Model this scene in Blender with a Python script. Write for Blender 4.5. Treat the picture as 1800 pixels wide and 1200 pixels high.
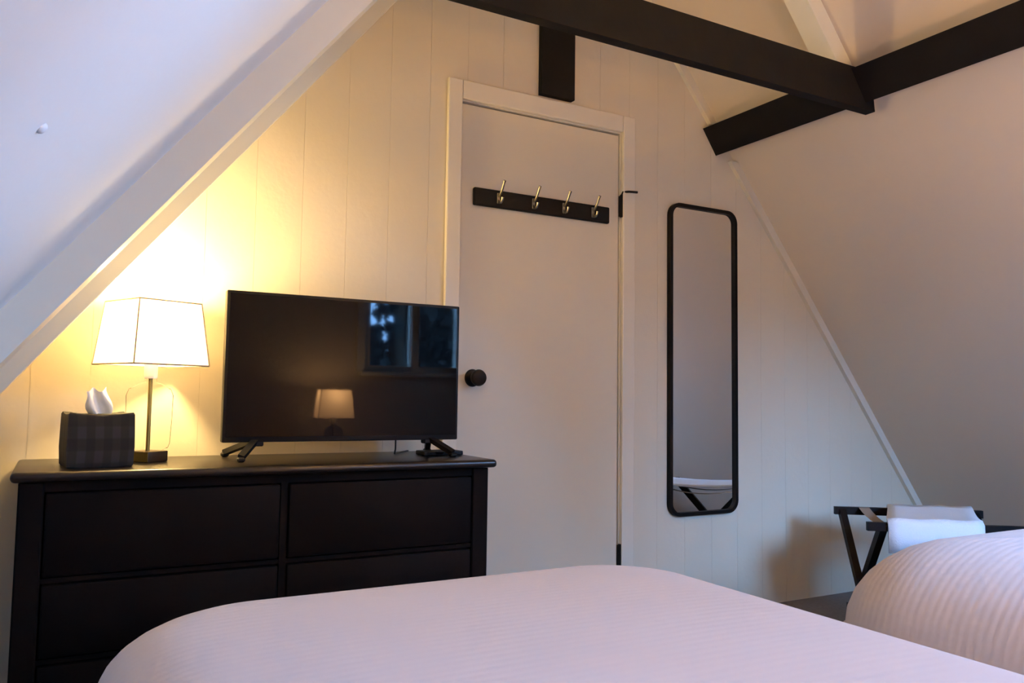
import bpy, bmesh, math, random
from mathutils import Vector, Matrix, Euler
random.seed(7)
for o in list(bpy.data.objects):
    bpy.data.objects.remove(o)
S = bpy.context.scene
C = S.collection

# ------------------------------------------------------------------ camera
def cam_axes(yaw, pitch, roll):
    fwd = Vector((math.sin(yaw) * math.cos(pitch), math.cos(yaw) * math.cos(pitch), math.sin(pitch)))
    right = Vector((math.cos(yaw), -math.sin(yaw), 0))
    up = right.cross(fwd)
    r = right * math.cos(roll) + up * math.sin(roll)
    u = up * math.cos(roll) - right * math.sin(roll)
    return r, u, fwd
FPX = 1428.63
CAM = Vector((0, 0, .95))
r_, u_, f_ = cam_axes(math.radians(29.2085), math.radians(3.8978), math.radians(.82116))
cd = bpy.data.cameras.new('camera'); cam = bpy.data.objects.new('camera', cd); C.objects.link(cam)
cd.sensor_width = 36; cd.lens = FPX / 1800 * 36; cd.clip_start = .01
cam.matrix_world = Matrix(((r_.x, u_.x, -f_.x, CAM.x), (r_.y, u_.y, -f_.y, CAM.y), (r_.z, u_.z, -f_.z, CAM.z), (0, 0, 0, 1)))
S.camera = cam

# ------------------------------------------------------------------ world, daylight, exposure
W = bpy.data.worlds.new('world'); S.world = W; W.use_nodes = True
bg = W.node_tree.nodes['Background']
bg.inputs[0].default_value = (.21, .48, 1.0, 1); bg.inputs[1].default_value = 128.0
WIN = (1.95, 2.76, 1.12, 1.86)          # window opening x0 x1 z0 z1 in the head wall
HY = -.80                               # head wall
pl = bpy.data.lights.new('window_portal', 'AREA'); pl.shape = 'RECTANGLE'
pl.size = WIN[1] - WIN[0]; pl.size_y = WIN[3] - WIN[2]; pl.cycles.is_portal = True
po = bpy.data.objects.new('window_portal', pl); C.objects.link(po)
po.location = ((WIN[0] + WIN[1]) / 2, HY - .14, (WIN[2] + WIN[3]) / 2); po.rotation_euler = (math.radians(90), 0, 0)
SKY = (.04, .54, 1.51, 1.87)            # added, unseen roof window lighting the left slope: opening y0 y1 z0 z1 in the right slope
pl = bpy.data.lights.new('added_roof_portal', 'AREA'); pl.shape = 'RECTANGLE'
pl.size = SKY[1] - SKY[0]; pl.size_y = (SKY[3] - SKY[2]) * 1.28; pl.cycles.is_portal = True
po = bpy.data.objects.new('added_roof_portal', pl); C.objects.link(po)
zc = (SKY[2] + SKY[3]) / 2
po.matrix_world = Matrix.Translation((4.29 - .8 * zc + .7809 * .13, (SKY[0] + SKY[1]) / 2, zc + .6247 * .13)) @ Matrix(((0, -.6247, .7809), (1, 0, 0), (0, .7809, .6247))).to_4x4()
LAMP_W, LAMP2_W, FILL_W = 38.0, 58.0, 235.0  # last one powers the unseen fill lamp added under the ridge
S.view_settings.view_transform = 'Standard'; S.view_settings.look = 'None'
S.view_settings.gamma = 1; S.view_settings.use_curve_mapping = False
S.view_settings.exposure = 0.0

# ------------------------------------------------------------------ materials
def mat(name, col, rough=.6, metal=0., noise=0., nscale=8., bump=0., bscale=60., spec=.5, **kw):
    m = bpy.data.materials.new(name); m.use_nodes = True
    nt = m.node_tree; b = nt.nodes['Principled BSDF']
    b.inputs['Base Color'].default_value = (*col, 1); b.inputs['Roughness'].default_value = rough
    b.inputs['Metallic'].default_value = metal; b.inputs['Specular IOR Level'].default_value = spec
    tc = nt.nodes.new('ShaderNodeTexCoord')
    if noise:
        n = nt.nodes.new('ShaderNodeTexNoise'); n.inputs['Scale'].default_value = nscale; n.inputs['Detail'].default_value = 4
        nt.links.new(tc.outputs['Object'], n.inputs['Vector'])
        mx = nt.nodes.new('ShaderNodeMix'); mx.data_type = 'RGBA'
        mx.inputs[6].default_value = (*[c * (1 - noise) for c in col], 1)
        mx.inputs[7].default_value = (*[min(1, c * (1 + noise)) for c in col], 1)
        nt.links.new(n.outputs[0], mx.inputs[0]); nt.links.new(mx.outputs[2], b.inputs['Base Color'])
    if bump:
        n2 = nt.nodes.new('ShaderNodeTexNoise'); n2.inputs['Scale'].default_value = bscale
        nt.links.new(tc.outputs['Object'], n2.inputs['Vector'])
        bp = nt.nodes.new('ShaderNodeBump'); bp.inputs['Strength'].default_value = bump; bp.inputs['Distance'].default_value = .01
        nt.links.new(n2.outputs[0], bp.inputs['Height']); nt.links.new(bp.outputs[0], b.inputs['Normal'])
    for k, v in kw.items():
        b.inputs[k].default_value = v
    return m
M = {}
M['wall'] = mat('white_wall_paint', (.635, .565, .44), .7, noise=.03, nscale=3, bump=.08, bscale=40)
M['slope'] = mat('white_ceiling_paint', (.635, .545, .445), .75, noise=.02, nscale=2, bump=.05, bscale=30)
M['slope_brightened'] = mat('brightened_ceiling_paint', (.86, .85, .80), .75, noise=.02, nscale=2, bump=.05, bscale=30)  # lighter copy of the slope paint; left slope's brightness put into its colour
M['trim'] = mat('white_trim_paint', (.70, .68, .58), .5, noise=.03, nscale=5)
M['casing'] = mat('cream_casing_paint', (.67, .61, .50), .5, noise=.03, nscale=5)
M['door'] = mat('white_door_paint', (.615, .55, .43), .5, noise=.02, nscale=3)
M['beam'] = mat('black_beam_paint', (.005, .005, .006), .8, noise=.3, nscale=12, bump=.15, bscale=25, spec=.12)
M['iron'] = mat('black_iron', (.005, .0045, .0045), .5, spec=.1)
M['dresser'] = mat('espresso_wood', (.0035, .003, .003), .6, noise=.3, nscale=14, spec=.05)
M['dresser_top'] = mat('espresso_wood_top', (.007, .005, .0045), .3, noise=.3, nscale=14, spec=.35)
M['tvplastic'] = mat('black_plastic', (.004, .004, .005), .5, spec=.2)
M['screen'] = mat('black_glass_screen', (.002, .002, .003), .03, spec=.11)
M['steel'] = mat('brushed_nickel', (.28, .25, .21), .35, metal=1)
M['mirror'] = mat('silvered_glass', (.80, .79, .77), .01, metal=1)
M['brass'] = mat('aged_brass', (.32, .24, .07), .35, metal=.7)
M['darkbase'] = mat('dark_bronze', (.05, .03, .015), .4, metal=.5)
M['carpet'] = mat('grey_carpet', (.16, .15, .145), .95, noise=.2, nscale=60, bump=.4, bscale=200)
M['towel'] = mat('white_towel', (.74, .77, .82), .9, bump=.3, bscale=250)
M['strap'] = mat('tan_strap', (.25, .2, .15), .8)
M['rack'] = mat('black_wood', (.006, .005, .005), .5, noise=.2, spec=.1)
M['bedbase'] = mat('bed_base_fabric', (.10, .09, .085), .9)
M['nightwood'] = mat('dark_nightstand_wood', (.02, .013, .01), .4, noise=.3)
M['cable'] = mat('black_cable', (.006, .006, .006), .5)
M['tissue'] = mat('white_tissue', (.8, .78, .75), .9)
M['bark'] = mat('bark', (.06, .045, .03), .9, noise=.4, nscale=10)
M['leaf'] = mat('leaf_green', (.006, .012, .009), .8, noise=.4, nscale=2)
M['grass'] = mat('ground_grass', (.05, .07, .03), .95, noise=.4, nscale=1)

def quilt_material(name, strength):
    m = mat(name, (.60, .53, .53), .9)
    nt = m.node_tree; b = nt.nodes['Principled BSDF']; tc = nt.nodes.new('ShaderNodeTexCoord')
    w = nt.nodes.new('ShaderNodeTexWave'); w.wave_type = 'BANDS'; w.bands_direction = 'Y'
    w.inputs['Scale'].default_value = 14.0; w.inputs['Distortion'].default_value = .5; w.inputs['Detail'].default_value = 1
    w2 = nt.nodes.new('ShaderNodeTexWave'); w2.wave_type = 'BANDS'; w2.bands_direction = 'Z'
    w2.inputs['Scale'].default_value = 16.0; w2.inputs['Distortion'].default_value = .6
    n = nt.nodes.new('ShaderNodeTexNoise'); n.inputs['Scale'].default_value = 9; n.inputs['Detail'].default_value = 4
    for q in (w, w2, n): nt.links.new(tc.outputs['Object'], q.inputs['Vector'])
    a = nt.nodes.new('ShaderNodeMath'); a.operation = 'MULTIPLY_ADD'; a.inputs[1].default_value = .12
    nt.links.new(w2.outputs[1], a.inputs[0]); nt.links.new(w.outputs[1], a.inputs[2])
    a2 = nt.nodes.new('ShaderNodeMath'); a2.operation = 'MULTIPLY_ADD'; a2.inputs[1].default_value = .8
    nt.links.new(n.outputs[0], a2.inputs[0]); nt.links.new(a.outputs[0], a2.inputs[2])
    bp = nt.nodes.new('ShaderNodeBump'); bp.inputs['Strength'].default_value = strength; bp.inputs['Distance'].default_value = .0025
    nt.links.new(a2.outputs[0], bp.inputs['Height']); nt.links.new(bp.outputs[0], b.inputs['Normal'])
    b.inputs['Sheen Weight'].default_value = .15
    return m
M['quilt'] = quilt_material('quilted_bedspread', .14)
M['quilt_ribbed'] = quilt_material('ribbed_bedspread', .2)

def plaid_material():
    m = mat('dark_plaid_fabric', (.03, .03, .03), .9)
    nt = m.node_tree; b = nt.nodes['Principled BSDF']; tc = nt.nodes.new('ShaderNodeTexCoord')
    sp = nt.nodes.new('ShaderNodeSeparateXYZ'); nt.links.new(tc.outputs['Object'], sp.inputs[0])
    def stripes(out, scale, ph):
        mu = nt.nodes.new('ShaderNodeMath'); mu.operation = 'MULTIPLY_ADD'; mu.inputs[1].default_value = scale; mu.inputs[2].default_value = ph
        nt.links.new(out, mu.inputs[0])
        si = nt.nodes.new('ShaderNodeMath'); si.operation = 'SINE'; nt.links.new(mu.outputs[0], si.inputs[0])
        r = nt.nodes.new('ShaderNodeMapRange'); r.inputs[1].default_value = -.25; r.inputs[2].default_value = .25
        nt.links.new(si.outputs[0], r.inputs[0]); return r.outputs[0]
    ad = nt.nodes.new('ShaderNodeMath'); ad.operation = 'ADD'
    nt.links.new(sp.outputs[0], ad.inputs[0]); nt.links.new(sp.outputs[1], ad.inputs[1])
    sx = stripes(ad.outputs[0], 2 * math.pi / .040, .6); sz = stripes(sp.outputs[2], 2 * math.pi / .062, -1.2)
    avg = nt.nodes.new('ShaderNodeMath'); avg.operation = 'ADD'; nt.links.new(sx, avg.inputs[0]); nt.links.new(sz, avg.inputs[1])
    hf = nt.nodes.new('ShaderNodeMath'); hf.operation = 'MULTIPLY'; hf.inputs[1].default_value = .5; nt.links.new(avg.outputs[0], hf.inputs[0])
    cr = nt.nodes.new('ShaderNodeValToRGB'); e = cr.color_ramp.elements
    e[0].position = 0; e[0].color = (.0045, .004, .004, 1); e[1].position = 1; e[1].color = (.018, .020, .020, 1)
    k = cr.color_ramp.elements.new(.5); k.color = (.010, .0095, .007, 1)
    nt.links.new(hf.outputs[0], cr.inputs[0]); nt.links.new(cr.outputs[0], b.inputs['Base Color'])
    return m
M['plaid'] = plaid_material()

def shade_material(name, col, emit):
    m = bpy.data.materials.new(name); m.use_nodes = True; nt = m.node_tree; nt.nodes.clear()
    out = nt.nodes.new('ShaderNodeOutputMaterial')
    d = nt.nodes.new('ShaderNodeBsdfDiffuse'); d.inputs[0].default_value = (.8, .74, .64, 1)
    t = nt.nodes.new('ShaderNodeBsdfTranslucent'); t.inputs[0].default_value = (.85, .74, .58, 1)
    mx = nt.nodes.new('ShaderNodeMixShader'); mx.inputs[0].default_value = .55
    nt.links.new(d.outputs[0], mx.inputs[1]); nt.links.new(t.outputs[0], mx.inputs[2])
    e = nt.nodes.new('ShaderNodeEmission'); e.inputs[0].default_value = (*col, 1); e.inputs[1].default_value = emit
    ad = nt.nodes.new('ShaderNodeAddShader'); nt.links.new(mx.outputs[0], ad.inputs[0]); nt.links.new(e.outputs[0], ad.inputs[1])
    nt.links.new(ad.outputs[0], out.inputs[0]); return m
M['shade'] = shade_material('lit_linen_shade', (1, .72, .42), .9)
M['shade_dim'] = shade_material('lit_linen_shade_bedside', (1, .5, .24), 5.0)

def glass_material(name, tint, refl):
    m = bpy.data.materials.new(name); m.use_nodes = True; nt = m.node_tree; nt.nodes.clear()
    out = nt.nodes.new('ShaderNodeOutputMaterial')
    t = nt.nodes.new('ShaderNodeBsdfTransparent'); t.inputs[0].default_value = (*tint, 1)
    g = nt.nodes.new('ShaderNodeBsdfGlossy'); g.inputs['Roughness'].default_value = .02
    fr = nt.nodes.new('ShaderNodeLayerWeight'); fr.inputs[0].default_value = refl
    mx = nt.nodes.new('ShaderNodeMixShader')
    nt.links.new(fr.outputs['Fresnel'], mx.inputs[0]); nt.links.new(t.outputs[0], mx.inputs[1]); nt.links.new(g.outputs[0], mx.inputs[2])
    nt.links.new(mx.outputs[0], out.inputs[0]); return m
M['lampglass'] = glass_material('clear_lamp_glass', (.985, .985, .975), .035)
M['pane'] = glass_material('window_glass', (.96, .97, .97), .15)

# ------------------------------------------------------------------ helpers
def obj(name, bm, m, parent=None, smooth=False, loc=None):
    me = bpy.data.meshes.new(name)
    bmesh.ops.recalc_face_normals(bm, faces=bm.faces)
    bm.to_mesh(me); bm.free()
    o = bpy.data.objects.new(name, me); C.objects.link(o)
    me.materials.append(M[m] if isinstance(m, str) else m)
    if smooth:
        for p in me.polygons: p.use_smooth = True
        if smooth == 'auto': me.set_sharp_from_angle(angle=math.radians(35))
    if parent: o.parent = parent
    if loc: o.location = loc
    return o
def thing(name, label, cat, loc=(0, 0, 0), rz=0, group=None):
    o = bpy.data.objects.new(name, None); C.objects.link(o); o.location = loc; o.rotation_euler = (0, 0, rz)
    o.empty_display_size = .05
    return tag(o, label, cat, group)
def tag(o, label, cat, group=None):
    o['label'] = label; o['category'] = cat
    if group: o['group'] = group
    return o
def struct(o, label=None, cat=None):
    o['kind'] = 'structure'
    if label: o['label'] = label
    if cat: o['category'] = cat
    return o
def box(x0, x1, y0, y1, z0, z1, bev=0., seg=2, bm=None):
    bm = bm or bmesh.new()
    vs = [bm.verts.new((x, y, z)) for x in (x0, x1) for y in (y0, y1) for z in (z0, z1)]
    fs = [bm.faces.new([vs[i] for i in q]) for q in ((0, 1, 3, 2), (4, 6, 7, 5), (0, 4, 5, 1), (2, 3, 7, 6), (0, 2, 6, 4), (1, 5, 7, 3))]
    if bev:
        es = list({e for f in fs for e in f.edges})
        bmesh.ops.bevel(bm, geom=es, offset=bev, segments=seg, profile=.5, affect='EDGES')
    return bm
def prism(pts, axis, a0, a1, bm=None):
    """extrude a 2-D polygon: axis 'y' -> pts are (x,z); 'x' -> (y,z); 'z' -> (x,y)"""
    bm = bm or bmesh.new()
    def P(p, a):
        return (p[0], a, p[1]) if axis == 'y' else ((a, p[0], p[1]) if axis == 'x' else (p[0], p[1], a))
    A = [bm.verts.new(P(p, a0)) for p in pts]; B = [bm.verts.new(P(p, a1)) for p in pts]
    bm.faces.new(A); bm.faces.new(B[::-1]); n = len(pts)
    for i in range(n): bm.faces.new((A[i], A[(i + 1) % n], B[(i + 1) % n], B[i]))
    return bm
def tube(pts, r, n=10, bm=None, caps=True, closed=False):
    bm = bm or bmesh.new(); pts = [Vector(p) for p in pts]; L = len(pts)
    rs = r if isinstance(r, (list, tuple)) else [r] * L
    rings = []; prev = None
    for i, p in enumerate(pts):
        if closed: t = (pts[(i + 1) % L] - pts[i - 1]).normalized()
        else: t = (pts[min(i + 1, L - 1)] - pts[max(i - 1, 0)]).normalized()
        a = prev if prev is not None else (Vector((0, 0, 1)) if abs(t.z) < .9 else Vector((1, 0, 0)))
        a = (a - t * a.dot(t)).normalized(); b = t.cross(a); prev = a
        rings.append([bm.verts.new(p + (a * math.cos(k * 2 * math.pi / n) + b * math.sin(k * 2 * math.pi / n)) * rs[i]) for k in range(n)])
    for i in range(L if closed else L - 1):
        A, B = rings[i], rings[(i + 1) % L]
        for k in range(n): bm.faces.new((A[k], A[(k + 1) % n], B[(k + 1) % n], B[k]))
    if caps and not closed:
        bm.faces.new(rings[0]); bm.faces.new(rings[-1][::-1])
    return bm
def lathe(prof, n=32, bm=None, ax='z', sq=1.0, cap=True):
    bm = bm or bmesh.new(); rings = []
    for r, z in prof:
        ring = []
        for k in range(n):
            a = 2 * math.pi * k / n; c, s = math.cos(a), math.sin(a)
            q = 1.0 if sq == 1 else (abs(c) ** (2 * sq) + abs(s) ** (2 * sq)) ** (-1 / (2 * sq))
            x, y = r * q * c, r * q * s
            ring.append(bm.verts.new((x, y, z) if ax == 'z' else (x, z, y)))
        rings.append(ring)
    for A, B in zip(rings, rings[1:]):
        for k in range(n): bm.faces.new((A[k], A[(k + 1) % n], B[(k + 1) % n], B[k]))
    if cap:
        bm.faces.new(rings[0]); bm.faces.new(rings[-1][::-1])
    return bm
def rrect(x0, x1, z0, z1, r, n=7):
    out = []
    for cx, cz, a0 in ((x1 - r, z1 - r, 0), (x0 + r, z1 - r, 90), (x0 + r, z0 + r, 180), (x1 - r, z0 + r, 270)):
        for k in range(n):
            a = math.radians(a0 + 90 * k / (n - 1)); out.append((cx + r * math.cos(a), cz + r * math.sin(a)))
    return out
def beam_between(a, b, w, h, side, bm=None):
    """rectangular bar from a to b; w along side, h along the third axis"""
    bm = bm or bmesh.new(); a, b = Vector(a), Vector(b); t = (b - a).normalized()
    s = Vector(side); s = (s - t * s.dot(t)).normalized(); u = t.cross(s)
    vs = [[bm.verts.new(p + s * (i * w / 2) + u * (j * h / 2)) for i, j in ((-1, -1), (1, -1), (1, 1), (-1, 1))] for p in (a, b)]
    bm.faces.new(vs[0]); bm.faces.new(vs[1][::-1])
    for k in range(4): bm.faces.new((vs[0][k], vs[0][(k + 1) % 4], vs[1][(k + 1) % 4], vs[1][k]))
    return bm

# ------------------------------------------------------------------ the room: A-frame attic
FZ = .03                                   # floor level
GY = 2.70                                  # gable wall with the door
K = .80
def xl(z): return -.997 + K * z            # left slope
def xr(z): return 4.29 - K * z             # right slope
RZ = (4.29 + .997) / (2 * K); RX = xl(RZ)
struct(obj('floor', box(-1.1, 4.4, HY - .12, GY + .12, FZ - .12, FZ), 'carpet'), 'grey carpeted floor of the attic bedroom', 'floor')
T = .14
struct(obj('wall_left', prism([(xl(FZ - .1), FZ - .1), (RX, RZ), (RX, RZ + T), (xl(FZ - .1) - T * 1.3, FZ - .1)], 'y', HY - .12, GY + .12), 'slope_brightened'),
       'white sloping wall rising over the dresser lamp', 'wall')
def slope_piece(z0, z1, y0, y1, bm, t0=0., t1=.11):
    """slab of the right slope between heights z0 and z1; t is depth along the outward normal"""
    nx, nz = .7809, .6247
    return prism([(xr(z0) + nx * t0, z0 + nz * t0), (xr(z1) + nx * t0, z1 + nz * t0), (xr(z1) + nx * t1, z1 + nz * t1), (xr(z0) + nx * t1, z0 + nz * t1)], 'y', y0, y1, bm)
ws = bmesh.new(); ky0, ky1, kz0, kz1 = SKY
slope_piece(FZ - .1, RZ, HY - .12, ky0, ws); slope_piece(FZ - .1, RZ, ky1, GY + .12, ws)
slope_piece(FZ - .1, kz0, ky0, ky1, ws); slope_piece(kz1, RZ, ky0, ky1, ws)
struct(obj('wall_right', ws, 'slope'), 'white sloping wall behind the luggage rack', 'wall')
wf = bmesh.new(); e = .035
slope_piece(kz0, kz0 + e, ky0, ky1, wf, .0, .10); slope_piece(kz1 - e, kz1, ky0, ky1, wf, .0, .10)
slope_piece(kz0 + e, kz1 - e, ky0, ky0 + .045, wf, .0, .10); slope_piece(kz0 + e, kz1 - e, ky1 - .045, ky1, wf, .0, .10)
w2 = struct(obj('added_roof_window', wf, 'trim'), 'unseen roof window added in the slope over the beds for daylight', 'window')  # not a known window; added so daylight reaches the left slope
obj('pane', slope_piece(kz0 + e, kz1 - e, ky0 + .045, ky1 - .045, bmesh.new(), .05, .054), 'pane', w2)
# gable wall: backing with individual boards on it
DX0, DX1, DZ = 1.279, 2.015, 2.055         # door leaf
CX0, CX1, CZ = 1.217, 2.081, 2.130         # casing outer
gw = bmesh.new()
prism([(xl(FZ), FZ), (CX0 + .03, FZ), (CX0 + .03, RZ - (RX - CX0 - .03) / K), ], 'y', GY + .002, GY + .10, gw)
prism([(CX1 - .03, FZ), (xr(FZ), FZ), (CX1 - .03, (4.29 - CX1 + .03) / K)], 'y', GY + .002, GY + .10, gw)
prism([(CX0 + .03, CZ - .03), (CX1 - .03, CZ - .03), (CX1 - .03, (4.29 - CX1 + .03) / K), (RX, RZ), (CX0 + .03, (CX0 + .03 + .997) / K)], 'y', GY + .002, GY + .10, gw)
wall_back = struct(obj('wall_back', gw, 'wall'), 'white boarded gable wall around the door', 'wall')
def topz(x): return min((x + .997) / K, (4.29 - x) / K)
PW = .152; g = .0004
x = -.977
k = 0
while x < 4.2:
    spans = [(x + g, x + PW - g)]
    for a, b in spans:
        pieces = []
        if b <= CX0 + .03 or a >= CX1 - .03: pieces.append((a, b, FZ))
        else:
            if a < CX0 + .03: pieces.append((a, CX0 + .03, FZ)); a = CX0 + .03
            if b > CX1 - .03: pieces.append((CX1 - .03, b, FZ)); b = CX1 - .03
            pieces.append((a, b, CZ - .03))
        for pa, pb, pz in pieces:
            if pb - pa < .004: continue
            pts = [(pa, pz), (pb, pz), (pb, max(pz + .002, topz(pb)))]
            if pa < RX < pb: pts.append((RX, RZ))
            pts.append((pa, max(pz + .002, topz(pa))))
            obj('board', prism(pts, 'y', GY, GY + .002), 'wall', wall_back)
    x += PW
# head wall (behind the camera) with a window opening
hw = bmesh.new(); wx0, wx1, wz0, wz1 = WIN
y0, y1 = HY - .12, HY
prism([(xl(FZ), FZ), (wx0, FZ), (wx0, topz(wx0)), (RX, RZ)], 'y', y0, y1, hw)
prism([(wx1, FZ), (xr(FZ), FZ), (wx1, topz(wx1))], 'y', y0, y1, hw)
prism([(wx0, FZ), (wx1, FZ), (wx1, wz0), (wx0, wz0)], 'y', y0, y1, hw)
prism([(wx0, wz1), (wx1, wz1), (wx1, topz(wx1)), (wx0, topz(wx0))], 'y', y0, y1, hw)
struct(obj('wall_front', hw, 'wall'), 'white head wall with the bedroom window', 'wall')
win = bpy.data.objects.new('window_1', None); C.objects.link(win); win.location = ((wx0 + wx1) / 2, HY, wz0)
struct(win, 'white framed double window above the nightstand', 'window')
def wchild(name, bm, m):
    o = obj(name, bm, m); o.parent = win; o.matrix_parent_inverse = Matrix.Translation(win.location).inverted(); return o
fr = bmesh.new()
for q in ((wx0, wx0 + .045, wz0, wz1), (wx1 - .045, wx1, wz0, wz1), (wx0 + .045, wx1 - .045, wz0, wz0 + .045), (wx0 + .045, wx1 - .045, wz1 - .045, wz1)):
    box(q[0], q[1], HY - .11, HY - .01, q[2], q[3], bm=fr)
wchild('window_frame', fr, 'trim')
mid = (wx0 + wx1) / 2
wchild('mullion', box(mid - .03, mid + .03, HY - .10, HY - .02, wz0 + .045, wz1 - .045), 'trim')
for a, b in ((wx0 + .045, mid - .03), (mid + .03, wx1 - .045)):
    wchild('pane', box(a, b, HY - .062, HY - .058, wz0 + .045, wz1 - .045), 'pane')
wchild('window_sill', box(wx0 - .04, wx1 + .04, HY - .002, HY + .05, wz0 - .03, wz0, .006), 'trim')
cs = bmesh.new()
for q in ((wx0 - .06, wx0, wz0, wz1), (wx1, wx1 + .06, wz0, wz1), (wx0 - .06, wx1 + .06, wz1, wz1 + .06)):
    box(q[0], q[1], HY, HY + .018, q[2], q[3], bm=cs)
wchild('window_casing', cs, 'trim')

# rafters and gable trims along the slopes (white)
RD = .093                                   # horizontal depth of rafter below the slope
def rafter(name, left, y0, y1, z0, z1, d, label, m='trim'):
    if left: pts = [(xl(z0), z0), (xl(z0) + d, z0), (xl(z1) + d, z1), (xl(z1), z1)]
    else: pts = [(xr(z0), z0), (xr(z0) - d, z0), (xr(z1) - d, z1), (xr(z1), z1)]
    return struct(obj(name, prism(pts, 'y', y0, y1), m), label, 'rafter')
rafter('trim_1', True, 1.96, 2.10, FZ, 3.18, RD, 'white rafter board on the sloping wall above the lamp')
rafter('trim_2', True, 2.36, 2.42, .80, 3.16, .125, 'second white rafter board between the first one and the gable wall')
rafter('trim_6', True, GY - .02, GY, FZ, 3.18, .05, 'thin white edge board where the gable wall meets the slope by the lamp')
rafter('trim_3', False, GY - .022, GY, FZ, 2.03, .046, 'thin white edge board along the slope beside the mirror', 'casing')
rafter('trim_4', False, GY - .022, GY, 2.18, 3.18, .046, 'thin white edge board above the black purlin', 'casing')
rafter('trim_5', False, 1.962, 2.05, 2.16, 3.18, .085, 'white rafter rising from the beam crossing')

# black timbers
pz0, pz1 = 2.047, 2.159
pd = xr(pz0) - 2.548
pur = prism([(2.609, 2.096), (2.548, pz0), (2.471, pz1), (2.535, 2.189)], 'y', HY + .002, GY - .001)
tag(obj('purlin', pur, 'beam'), 'black timber purlin running along the slope, ending at the gable wall', 'beam')
cz0, cz1 = 2.022, 2.170
tag(obj('collar_beam', prism([(xl(cz0) + .0, cz0), (2.60, cz0), (2.60 - .02, cz1), (xl(cz1), cz1)], 'y', 1.92, 1.96), 'beam'),
    'black collar beam crossing the room in front of the door wall', 'beam')
tag(obj('wall_post', box(1.613, 1.767, GY - .028, GY, CZ + .012, RZ - .12), 'beam'),
    'short black upright timber on the wall above the door', 'beam')

# ------------------------------------------------------------------ door
door = bpy.data.objects.new('door_1', None); C.objects.link(door); door.location = (DX0, GY, FZ)
struct(door, 'plain white flush door with black knob and hinges', 'door')
def dchild(name, bm, m, smooth=False, par=None):
    o = obj(name, bm, m, smooth=smooth); o.parent = par or door
    o.matrix_parent_inverse = Matrix.Translation(door.location).inverted(); return o
dchild('door_leaf', box(DX0 + .004, DX1 - .003, GY + .006, GY + .045, FZ + .01, DZ - .006, .002), 'door')
dj = bmesh.new()
box(DX0 - .03, DX0, GY - .001, GY + .10, FZ, DZ + .03, bm=dj); box(DX1, DX1 + .03, GY - .001, GY + .10, FZ, DZ + .03, bm=dj)
box(DX0, DX1, GY - .001, GY + .10, DZ, DZ + .03, bm=dj); box(DX0, DX1, GY + .07, GY + .10, FZ, DZ, bm=dj)
dchild('door_jamb', dj, 'casing')
for q in ((CX0, DX0 - .004, FZ, CZ), (DX1 + .004, CX1, FZ, CZ)):
    dchild('casing', box(q[0], q[1], GY - .020, GY - .001, q[2], q[3], .004), 'casing')
dchild('casing', box(DX0 - .004, DX1 + .004, GY - .0195, GY - .001, DZ + .004, CZ, .004), 'casing')
kb = lathe([(.032, .006), (.033, .0), (.030, -.006), (.012, -.010), (.011, -.026), (.020, -.032), (.029, -.042), (.031, -.052), (.027, -.062), (.014, -.067), (.002, -.068)], 28, ax='y')
bmesh.ops.translate(kb, verts=kb.verts, vec=(1.347, GY + .006, 1.018))
dchild('knob', kb, 'iron', 'auto')
for hz in (1.700, .268, ):
    hb = tube([(DX1 + .003, GY - .008, hz), (DX1 + .003, GY - .008, hz + .095)], .0075, 10)
    box(DX1 - .004, DX1 + .012, GY - .006, GY + .004, hz + .004, hz + .091, bm=hb)
    if hz > 1:
        tube([(DX1 + .003, GY - .008, hz + .092), (DX1 + .006, GY - .014, hz + .106), (DX1 + .03, GY - .024, hz + .109), (CX1 + .002, GY - .030, hz + .110)], .005, 8, hb)
    dchild('hinge', hb, 'iron', 'auto')

# hook rail hung on the door
hr = thing('hook_rail', 'black wooden rail with four metal coat hooks on the white door', 'coat rack', (1.6445, GY + .006, 1.70))
o = obj('rail', box(-.3115, .3115, -.018, 0, -.034, .034, .006, 3), 'iron', hr)
def hook():
    bm = bmesh.new()
    box(-.007, .007, -.023, -.018, -.020, .022, .002, 1, bm)
    tube([(0, -.021, .010), (0, -.034, .014), (0, -.048, .030), (0, -.062, .052), (0, -.068, .060)], [.0055, .005, .0048, .0050, .006], 10, bm)
    tube([(0, -.021, -.008), (0, -.030, -.018), (0, -.042, -.018), (0, -.050, -.008), (0, -.052, 0)], [.005, .0048, .0045, .0045, .0055], 10, bm)
    return bm
h0 = obj('hook', hook(), 'steel', hr, 'auto'); h0.location = (-.210, 0, 0)
for hx in (-.055, .085, .225):
    h = h0.copy(); C.objects.link(h); h.parent = hr; h.location = (hx, 0, 0)

# ------------------------------------------------------------------ wall mirror
mr = thing('wall_mirror', 'tall narrow mirror with thin rounded black frame on the gable wall', 'mirror', (2.461, GY, 1.127))
W2, H2 = .194, .671
outer = rrect(-W2, W2, -H2, H2, .055, 9); inner = rrect(-W2 + .015, W2 - .015, -H2 + .015, H2 - .015, .042, 9)
bm = bmesh.new(); n = len(outer)
V = [[bm.verts.new((p[0], y, p[1])) for p in pp] for pp, y in ((outer, -.001), (outer, -.024), (inner, -.024), (inner, -.010))]
for A, B in zip(V, V[1:]):
    for i in range(n): bm.faces.new((A[i], A[(i + 1) % n], B[(i + 1) % n], B[i]))
obj('frame', bm, 'iron', mr)
obj('mirror_glass', prism(rrect(-W2 + .012, W2 - .012, -H2 + .012, H2 - .012, .044, 9), 'y', -.012, -.002), 'mirror', mr)

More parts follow.
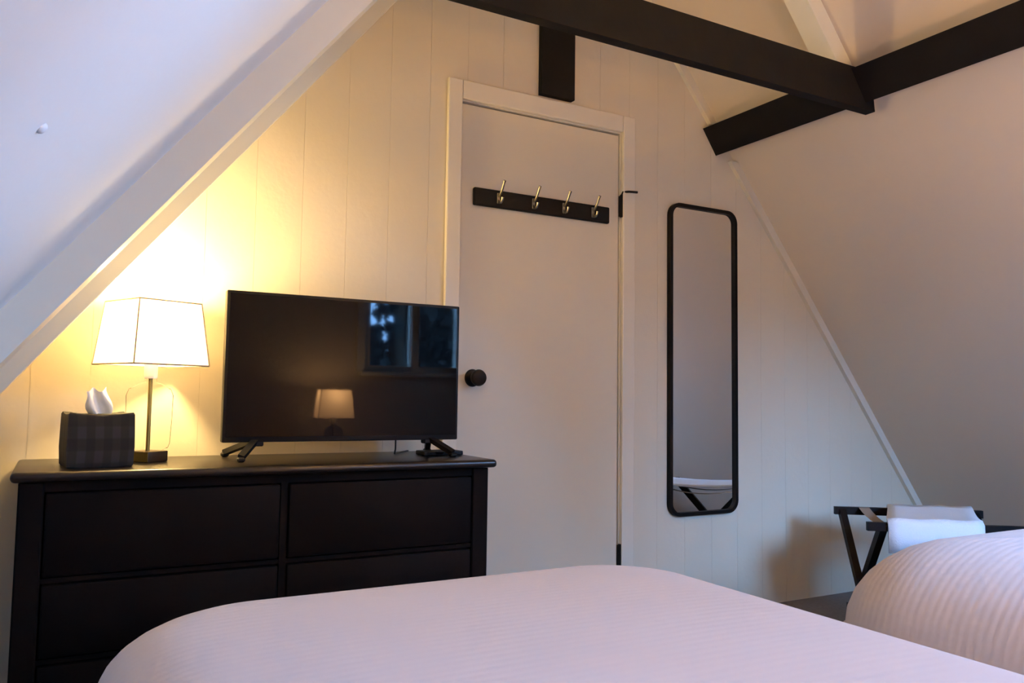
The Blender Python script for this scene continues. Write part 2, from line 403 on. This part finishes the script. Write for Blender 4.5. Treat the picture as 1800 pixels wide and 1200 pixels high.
# ------------------------------------------------------------------ dresser
dr = thing('dresser', 'wide dark espresso wooden dresser with six drawers', 'dresser', (.5625, 2.47, FZ))
def dd(name, bm, m, smooth=False, par=None):
    bmesh.ops.translate(bm, verts=bm.verts, vec=-dr.location)
    return obj(name, bm, m, par or dr, smooth)
dx0, dx1, dy0, dy1 = -.068, 1.193, 2.272, 2.672
body = bmesh.new()
box(dx0, dx0 + .055, dy0, dy0 + .05, FZ, .730, .004, 1, body); box(dx1 - .055, dx1, dy0, dy0 + .05, FZ, .730, .004, 1, body)
box(dx0, dx0 + .05, dy1 - .05, dy1, FZ, .730, bm=body); box(dx1 - .05, dx1, dy1 - .05, dy1, FZ, .730, bm=body)
box(dx0 + .006, dx0 + .03, dy0 + .05, dy1 - .05, .10, .730, bm=body); box(dx1 - .03, dx1 - .006, dy0 + .05, dy1 - .05, .10, .730, bm=body)
box(dx0 + .05, dx1 - .05, dy1 - .02, dy1 - .01, .10, .730, bm=body)
box(dx0 + .055, dx1 - .055, dy0 + .006, dy0 + .04, .705, .730, bm=body); box(dx0 + .055, dx1 - .055, dy0 + .006, dy0 + .04, .085, .115, bm=body)
box(.553, .572, dy0 + .006, dy0 + .04, .115, .705, bm=body); box(dx0 + .055, dx1 - .055, dy0 + .06, dy0 + .07, .115, .705, bm=body)
for zz in (.486, .295): box(dx0 + .055, .553, dy0 + .008, dy0 + .04, zz, zz + .012, bm=body); box(.572, dx1 - .055, dy0 + .008, dy0 + .04, zz, zz + .012, bm=body)
dd('body', body, 'dresser')
tp = box(-.085, 1.211, 2.245, 2.690, .730, .755, .011, 4)
dd('top', tp, 'dresser_top', 'auto')
for a, b in ((dx0 + .058, .550), (.575, dx1 - .058)):
    for z0, z1 in ((.501, .702), (.310, .483), (.118, .292)):
        bm = box(a, b, dy0 - .002, dy0 + .03, z0, z1, .006, 2)
        dd('drawer', bm, 'dresser', 'auto')

# ------------------------------------------------------------------ television
DT = .755
tv = thing('television', 'black flat screen television standing on the dresser', 'television', (.794, 2.46, DT))
tw, tz0, tz1 = .373, .052, .494
bm = box(-tw, tw, -.012, .020, tz0, tz1, .004, 2); box(-.22, .22, .018, .055, tz0 + .02, .30, .01, 2, bm)
obj('housing', bm, 'tvplastic', tv, 'auto')
obj('screen', box(-tw + .009, tw - .009, -.0135, -.011, tz0 + .016, tz1 - .009), 'screen', tv)
for s in (-1, 1):
    bm = bmesh.new(); ax_ = s * .275
    beam_between((ax_, .0, tz0 + .006), (ax_ + s * .055, -.070, .013), .018, .016, (1, 0, 0), bm)
    beam_between((ax_, .0, tz0 + .006), (ax_ + s * .060, .150, .013), .018, .016, (1, 0, 0), bm)
    box(ax_ - .02, ax_ + .02, -.012, .02, tz0 - .012, tz0 + .004, .003, 1, bm)
    for yy, xx in ((-.070, .055), (.150, .060)): box(ax_ + s * xx - .011, ax_ + s * xx + .011, yy - .013, yy + .013, .0005, .014, .004, 1, bm)
    obj('foot', bm, 'tvplastic', tv, 'auto')
obj('power_cable', tube([(.175, .03, .12), (.178, .045, .06), (.180, .05, .02), (.185, .07, .004), (.23, .13, .004), (.28, .19, .004)], .0028, 6), 'cable', tv, True)
sb = thing('media_box', 'small flat black box on the dresser beside the television foot', 'media box', (1.118, 2.482, DT))
obj('case', box(-.070, .070, -.038, .038, .0005, .015, .004, 2), 'tvplastic', sb, 'auto')
obj('front_panel', box(-.060, .060, -.0392, -.037, .004, .012), 'screen', sb)

# ------------------------------------------------------------------ lamps
def lamp(name, label, loc, rot_shade, rot_base, scale, shade_mat, watts, col, lz=.425):
    L = thing(name, label, 'lamp', loc, 0); L.scale = (scale,) * 3
    b = obj('base', box(-.038, .038, -.038, .038, 0, .030, .003, 2), 'darkbase', L, 'auto'); b.rotation_euler = (0, 0, rot_base)
    bb = obj('base_lit_face', box(-.0388, -.0375, -.037, .037, .002, .028), 'brass', b)  # gold plate on one face only; lit side of the base put into colour
    gb = lathe([(.034, .031), (.046, .038), (.050, .050), (.053, .12), (.054, .185), (.048, .203), (.030, .216), (.014, .222), (.014, .235)], 40, sq=1.6, cap=False)
    gl = obj('glass_body', gb, 'lampglass', L, 'auto'); gl.rotation_euler = (0, 0, rot_base)
    obj('rod', tube([(0, 0, .030), (0, 0, .27)], .0055, 12), 'brass', L, 'auto')
    obj('socket', lathe([(.016, .232), (.018, .236), (.018, .275), (.012, .285)], 20), 'tissue', L, 'auto')
    obj('bulb', lathe([(.010, .285), (.014, .30), (.026, .325), (.029, .345), (.022, .365), (.006, .375)], 20), 'bulb', L, True)
    # square tapered shade, open top and bottom, with a seam at each corner and rolled hems
    s = bmesh.new(); a, t, z0, z1 = .111, .092, .270, .446
    A = [(-1, -1), (1, -1), (1, 1), (-1, 1)]
    lo = [s.verts.new((i * a, j * a, z0)) for i, j in A]; hi = [s.verts.new((i * t, j * t, z1)) for i, j in A]
    for q in range(4): s.faces.new((lo[q], lo[(q + 1) % 4], hi[(q + 1) % 4], hi[q]))
    sh = obj('shade', s, shade_mat, L); sh.rotation_euler = (0, 0, rot_shade)
    sm = bmesh.new()
    for i, j in A: tube([(i * a, j * a, z0), (i * t, j * t, z1)], .0022, 6, sm)
    for rr, zz in ((a, z0), (t, z1)):
        for q in range(4):
            p, w = A[q], A[(q + 1) % 4]; tube([(p[0] * rr, p[1] * rr, zz), (w[0] * rr, w[1] * rr, zz)], .0022, 6, sm)
    obj('shade_trim', sm, 'shadetrim', sh)
    sp = bmesh.new()
    for q in range(4):
        p = A[q]; tube([(0, 0, .38), (p[0] * t * .98, p[1] * t * .98, z1 - .01)], .0015, 5, sp)
    obj('shade_spider', sp, 'brass', sh)
    ld = bpy.data.lights.new('bulb_light', 'POINT'); ld.energy = watts; ld.color = col; ld.shadow_soft_size = .032
    lo_ = bpy.data.objects.new('bulb_light', ld); C.objects.link(lo_); lo_.parent = L; lo_.location = (0, 0, lz)
    return L
bm_ = bpy.data.materials.new('glowing_bulb'); bm_.use_nodes = True
bb = bm_.node_tree.nodes['Principled BSDF']; bb.inputs['Emission Color'].default_value = (1, .72, .42, 1); bb.inputs['Emission Strength'].default_value = 8
M['bulb'] = bm_
M['shadetrim'] = mat('shade_hem', (.35, .27, .18), .9)
lamp('table_lamp', 'lit table lamp with white square shade and clear glass body on the dresser', (.232, 2.50, DT), math.radians(24), math.radians(42), 1.0, 'shade', LAMP_W, (1, .70, .28))

# nightstand and its lamp (seen in the television's reflection)
NS = thing('nightstand', 'dark wooden nightstand between the two beds', 'nightstand', (1.63, -.52, FZ))
nb = bmesh.new(); box(-.185, .185, -.19, .19, .12, .445, .004, 1, nb); obj('body', nb, 'nightwood', NS)
obj('top', box(-.198, .198, -.2, .2, .445, .47, .006, 2), 'nightwood', NS, 'auto')
for i in (-1, 1):
    for j in (-1, 1): obj('leg', box(i * .165 - .018, i * .165 + .018, j * .17 - .018, j * .17 + .018, 0, .12, .003, 1), 'nightwood', NS)
dw = obj('drawer', box(-.165, .165, .188, .204, .29, .43, .004, 1), 'nightwood', NS)
obj('knob', lathe([(.006, .20), (.006, .214), (.013, .220), (.013, .228), (.004, .232)], 16, ax='y', bm=None), 'iron', dw, 'auto').location = (0, 0, .36)
lamp('table_lamp', 'lit bedside lamp with square shade reflected in the dark television screen', (1.645, -.50, FZ + .47), math.radians(8), math.radians(30), 1.08, 'shade_dim', LAMP2_W, (1, .57, .24), .418)

# unseen lamp added under the ridge to fill the room with warm light
pn = thing('added_fill_lamp', 'unseen round fill lamp added under the ridge over the beds', 'lamp', (1.646, .25, 2.60))
obj('globe', lathe([(.02, -.14), (.08, -.125), (.13, -.07), (.145, 0), (.13, .07), (.08, .125), (.03, .14)], 28), shade_material('fill_globe', (1, .75, .5), 2.0), pn, True)
obj('cord', tube([(0, 0, .14), (0, 0, RZ - 2.60 - .02)], .004, 8), 'cable', pn)
obj('ceiling_rose', lathe([(.05, .50), (.05, .56), (.02, .60)], 20), 'trim', pn, 'auto')
ld = bpy.data.lights.new('added_fill_light', 'POINT'); ld.energy = FILL_W; ld.color = (1, .64, .25); ld.shadow_soft_size = .12
lo_ = bpy.data.objects.new('added_fill_light', ld); C.objects.link(lo_); lo_.parent = pn

# ------------------------------------------------------------------ tissue box
tb = thing('tissue_box', 'tissue box in a dark plaid fabric cover beside the lamp', 'tissue box', (.100, 2.405, DT), math.radians(7))
bm = bmesh.new(); N = 10
def ringp(z, e, sag):
    pts = []
    for (ax, ay), (bx, by) in (((-1, -1), (1, -1)), ((1, -1), (1, 1)), ((1, 1), (-1, 1)), ((-1, 1), (-1, -1))):
        for k in range(N):
            t = k / N; px, py = ax + (bx - ax) * t, ay + (by - ay) * t
            s = 4 * t * (1 - t)
            pts.append((px * (.077 + e) * (1 + .00 * s), py * (.066 + e) * (1 + .02 * s), z - sag * s))
    return pts
rings = [ringp(*q) for q in ((0, -.003, 0), (.004, 0, 0), (.05, .002, 0), (.10, .001, .001), (.135, 0, .005), (.140, -.003, .006), (.139, -.02, .009))]
R_ = [[bm.verts.new(p) for p in r] for r in rings]
for A, B in zip(R_, R_[1:]):
    for k in range(len(A)): bm.faces.new((A[k], A[(k + 1) % len(A)], B[(k + 1) % len(A)], B[k]))
bm.faces.new(R_[0]); bm.faces.new(R_[-1][::-1])
obj('fabric_cover', bm, 'plaid', tb, 'auto')
ts = bmesh.new(); rows = []
for j in range(9):
    t = j / 8; row = []
    for i in range(13):
        s = i / 12 - .5
        w = .020 + .012 * t + .008 * math.sin(t * 5)
        row.append(ts.verts.new((s * 2 * w - .012 * t + .006, .012 * math.sin(s * 9 + t * 2.5) * (1 - .3 * t) + .008 * t, .127 + .080 * t - .014 * abs(math.sin(s * 5 + .6)) * t)))
    rows.append(row)
for A, B in zip(rows, rows[1:]):
    for i in range(12): ts.faces.new((A[i], A[i + 1], B[i + 1], B[i]))
obj('tissue', ts, 'tissue', tb, True)

# ------------------------------------------------------------------ beds
def bed(name, label, x0, x1, yf, yh, h, rc, re, seed, qm='quilt', ef=1.5):
    cx, cy = (x0 + x1) / 2, (yf + yh) / 2
    B = thing(name, label, 'bed', (cx, cy, FZ))
    hx, hy = (x1 - x0) / 2, (yf - yh) / 2
    rnd = random.Random(seed); ph = [rnd.random() * 6 for _ in range(6)]
    def outline(ins, flare):
        r = max(rc - ins * .9, .01); ax, ay = hx - ins, hy - ins
        r = min(r, ax * .98, ay * .98); out = []
        NC, NSx, NSy = 14, 18, 26
        def side(p, q, n): return [(p[0] + (q[0] - p[0]) * k / n, p[1] + (q[1] - p[1]) * k / n) for k in range(n)]
        def arc(cx_, cy_, a0): return [(cx_ + r * math.cos(math.radians(a0 + 90 * k / NC)), cy_ + r * math.sin(math.radians(a0 + 90 * k / NC))) for k in range(NC)]
        out += arc(ax - r, ay - r, 0) + side((ax - r, ay), (-ax + r, ay), NSx) + arc(-ax + r, ay - r, 90) + side((-ax, ay - r), (-ax, -ay + r), NSy)
        out += arc(-ax + r, -ay + r, 180) + side((-ax + r, -ay), (ax - r, -ay), NSx) + arc(ax - r, -ay + r, 270) + side((ax, -ay + r), (ax, ay - r), NSy)
        if flare:
            n = len(out); res = []
            for k, (px, py) in enumerate(out):
                l = math.hypot(px, py); u = k / n * 2 * math.pi
                w = flare * (1 + .6 * math.sin(17 * u + ph[0]) + .4 * math.sin(29 * u + ph[1]))
                res.append((px + px / l * w, py + py / l * w))
            out = res
        return out
    top = h - FZ
    prof = []                                # (inset, z, flare)
    prof += [(0, .10, .022), (0, .20, .012), (0, .27, .005), (0.0, top - re, .0)]
    for k in range(1, 9):
        a = math.pi / 2 * k / 8
        prof.append((re * (1 - math.cos(a)) * ef, top - re + re * math.sin(a) * .93, 0))
    base = re * ef
    for ins, dz in ((.06, .004), (.14, .007), (.25, .009), (.4, .010), (min(hx, hy) - .02, .010)):
        if base + ins < min(hx, hy): prof.append((base + ins, top - re * .07 + dz * re * 7, 0))
    prof[-1] = (min(hx, hy) - .02, prof[-1][1], 0)
    bm = bmesh.new(); rings = []
    for ins, z, fl in prof: rings.append([bm.verts.new((px, py, z)) for px, py in outline(ins, fl)])
    for A, Bq in zip(rings, rings[1:]):
        for k in range(len(A)): bm.faces.new((A[k], A[(k + 1) % len(A)], Bq[(k + 1) % len(A)], Bq[k]))
    bm.faces.new(rings[-1])
    obj('bedspread', bm, qm, B, True)
    obj('bed_base', box(-hx + .12, hx - .12, -hy + .06, hy - .14, .08, .28, .01, 1), 'bedbase', B)
    obj('mattress', box(-hx + .14, hx - .14, -hy + .06, hy - .16, .281, top - re * .55 - .03, .03, 2), 'tissue', B)
    for i in (-1, 1):
        for j in (-1, 1): obj('leg', box(i * (hx - .14) - .025, i * (hx - .14) + .025, j * (hy - .2) - .025, j * (hy - .2) + .025, 0, .08), 'nightwood', B)
    return B
bed('bed', 'bed in pale pinkish quilted bedspread at the foot of the dresser', .075, 1.37, 1.74, -.72, .566, .27, .11, 1)
bed('bed', 'narrower bed in pale quilted bedspread in front of the luggage rack', 1.90, 3.12, 1.69, -.72, .602, .32, .30, 2, 'quilt_ribbed', 1.2)

# ------------------------------------------------------------------ luggage rack and towel
A0 = Vector((2.961, 2.393, 0)); rv = Vector((.81, -.585, 0)).normalized(); sv = Vector((-.585, -.81, 0)).normalized()
RL, RS, RH = .58, .44, .50 - FZ
rk = thing('luggage_rack', 'black folding luggage rack with crossed legs beside the bed and the slope', 'luggage rack', (A0.x, A0.y, FZ))
def rp(u, v, z): p = rv * u + sv * v; return (p.x, p.y, z)
for v in (0, RS): obj('top_rail', beam_between(rp(-.02, v, RH - .016), rp(RL, v, RH - .016), .022, .032, (sv.x, sv.y, 0)), 'rack', rk)
for u in (.012, RL - .03):
    for v0, v1, du in ((0, RS - .03, 0), (RS, .03, .024)):
        obj('leg', beam_between(rp(u + du, v0, RH - .02), rp(u + du, v1, .0), .026, .034, (rv.x, rv.y, 0)), 'rack', rk)
for v in (.06, RS - .06): obj('stretcher', beam_between(rp(.012, v, .07), rp(RL - .02, v, .07), .018, .024, (0, 0, 1)), 'rack', rk)
for u in (.10, .30, .48):
    s = bmesh.new(); pr = None
    for k in range(9):
        t = k / 8; z = RH + .002 - .035 * 4 * t * (1 - t)
        cur = [s.verts.new(rp(u + e, t * RS, z)) for e in (-.022, .022)]
        if pr: s.faces.new((pr[0], pr[1], cur[1], cur[0]))
        pr = cur
    obj('strap', s, 'strap', rk)
tl = bmesh.new(); prev = None
path = [(-.012, RH - .03), (-.014, RH - .004), (-.004, RH + .008)] + [(RS * t, RH + .008 - .012 * 4 * t * (1 - t)) for t in (.1, .3, .5, .7, .9)] + [(RS + .004, RH + .008), (RS + .016, RH - .004), (RS + .018, RH - .05), (RS + .020, RH - .11)]
for v, z in path:
    cur = [tl.verts.new(rp(.20 - .15 * max(0, min(1, v / RS)) + (RL - .24) * k / 8, v, z + .002 * math.sin(k * 1.7))) for k in range(9)]
    if prev:
        for k in range(8): tl.faces.new((prev[k], prev[k + 1], cur[k + 1], cur[k]))
    prev = cur
to = obj('towel', tl, 'towel', smooth=True, loc=(A0.x, A0.y, FZ)); tag(to, 'folded white towel draped over the black luggage rack', 'towel')
sm_ = to.modifiers.new('s', 'SOLIDIFY'); sm_.thickness = .008; sm_.offset = 1

# small screw head on the left slope
nrm = Vector((1, 0, -K)).normalized()
sc = lathe([(.0065, -.001), (.0065, .0015), (.0045, .004), (.0008, .0048)], 16)
so = obj('screw', sc, 'tissue', smooth=True); so.location = Vector((-.025, .939, 1.215)); so.location.x = xl(1.215)
so.rotation_euler = nrm.to_track_quat('Z', 'Y').to_euler(); tag(so, 'tiny white screw head in the sloping wall', 'screw')

# ------------------------------------------------------------------ outside: ground and trees beyond the window
struct(obj('ground', box(-25, 30, -40, -1.5, -2.9, -2.8), 'grass'), 'grassy ground outside the window', 'ground')
def tree(label, loc, hgt, rad, seed, zc, nl=9000, up=1.2):
    t = thing('garden_tree', label, 'tree', loc, 0, None); rn = random.Random(seed)
    tk = tube([(0, 0, 0), (.05, 0, hgt * .4), (-.03, .04, hgt * .8), (0, 0, hgt)], [.16, .12, .07, .02], 8); obj('trunk', tk, 'bark', t, True)
    bm = bmesh.new()
    clumps = [(rn.uniform(-rad, rad) * .85, rn.gauss(0, rad * .35), zc + rn.uniform(-1.9, up)) for _ in range(60)]
    for _ in range(nl):
        c = rn.choice(clumps); p = Vector(c) + Vector((rn.gauss(0, .22), rn.gauss(0, .22), rn.gauss(0, .18))) * rad * .7
        e = Euler((rn.random() * 6, rn.random() * 6, rn.random() * 6)); m3 = e.to_matrix(); s = .10 + rn.random() * .09
        vs = [bm.verts.new(p + m3 @ Vector(q) * s) for q in ((-1, 0, 0), (0, -.5, .1), (1, 0, 0), (0, .5, .1))]
        bm.faces.new(vs)
    f = obj('foliage', bm, 'leaf', t); f['kind'] = 'stuff'
    return t
for q, (tx, ty, tl) in enumerate(((-.6, -6.0, 'leafy garden tree close to the house, furthest from the added roof window'), (4.3, -6.2, 'leafy garden tree close to the house, made tall to block daylight from the door'), (-4.0, -11.0, 'leafy garden tree at the far end of the back row'), (2.1, -11.2, 'leafy garden tree in the middle of the back row'), (8.4, -11.0, 'leafy garden tree in the back row on the added roof window side'))):
    tree(tl, (tx, ty, -2.8), 8.2 if q == 1 else 5.4 if ty > -8 else 6.2, 1.9 if ty > -8 else 2.4, 3 + q, 3.6 if ty > -8 else 4.2, 7600 if q == 1 else (5000 if q == 4 else 9000), 4.6 if q == 1 else 1.2)  # second tree's extra height is added to keep daylight off the door
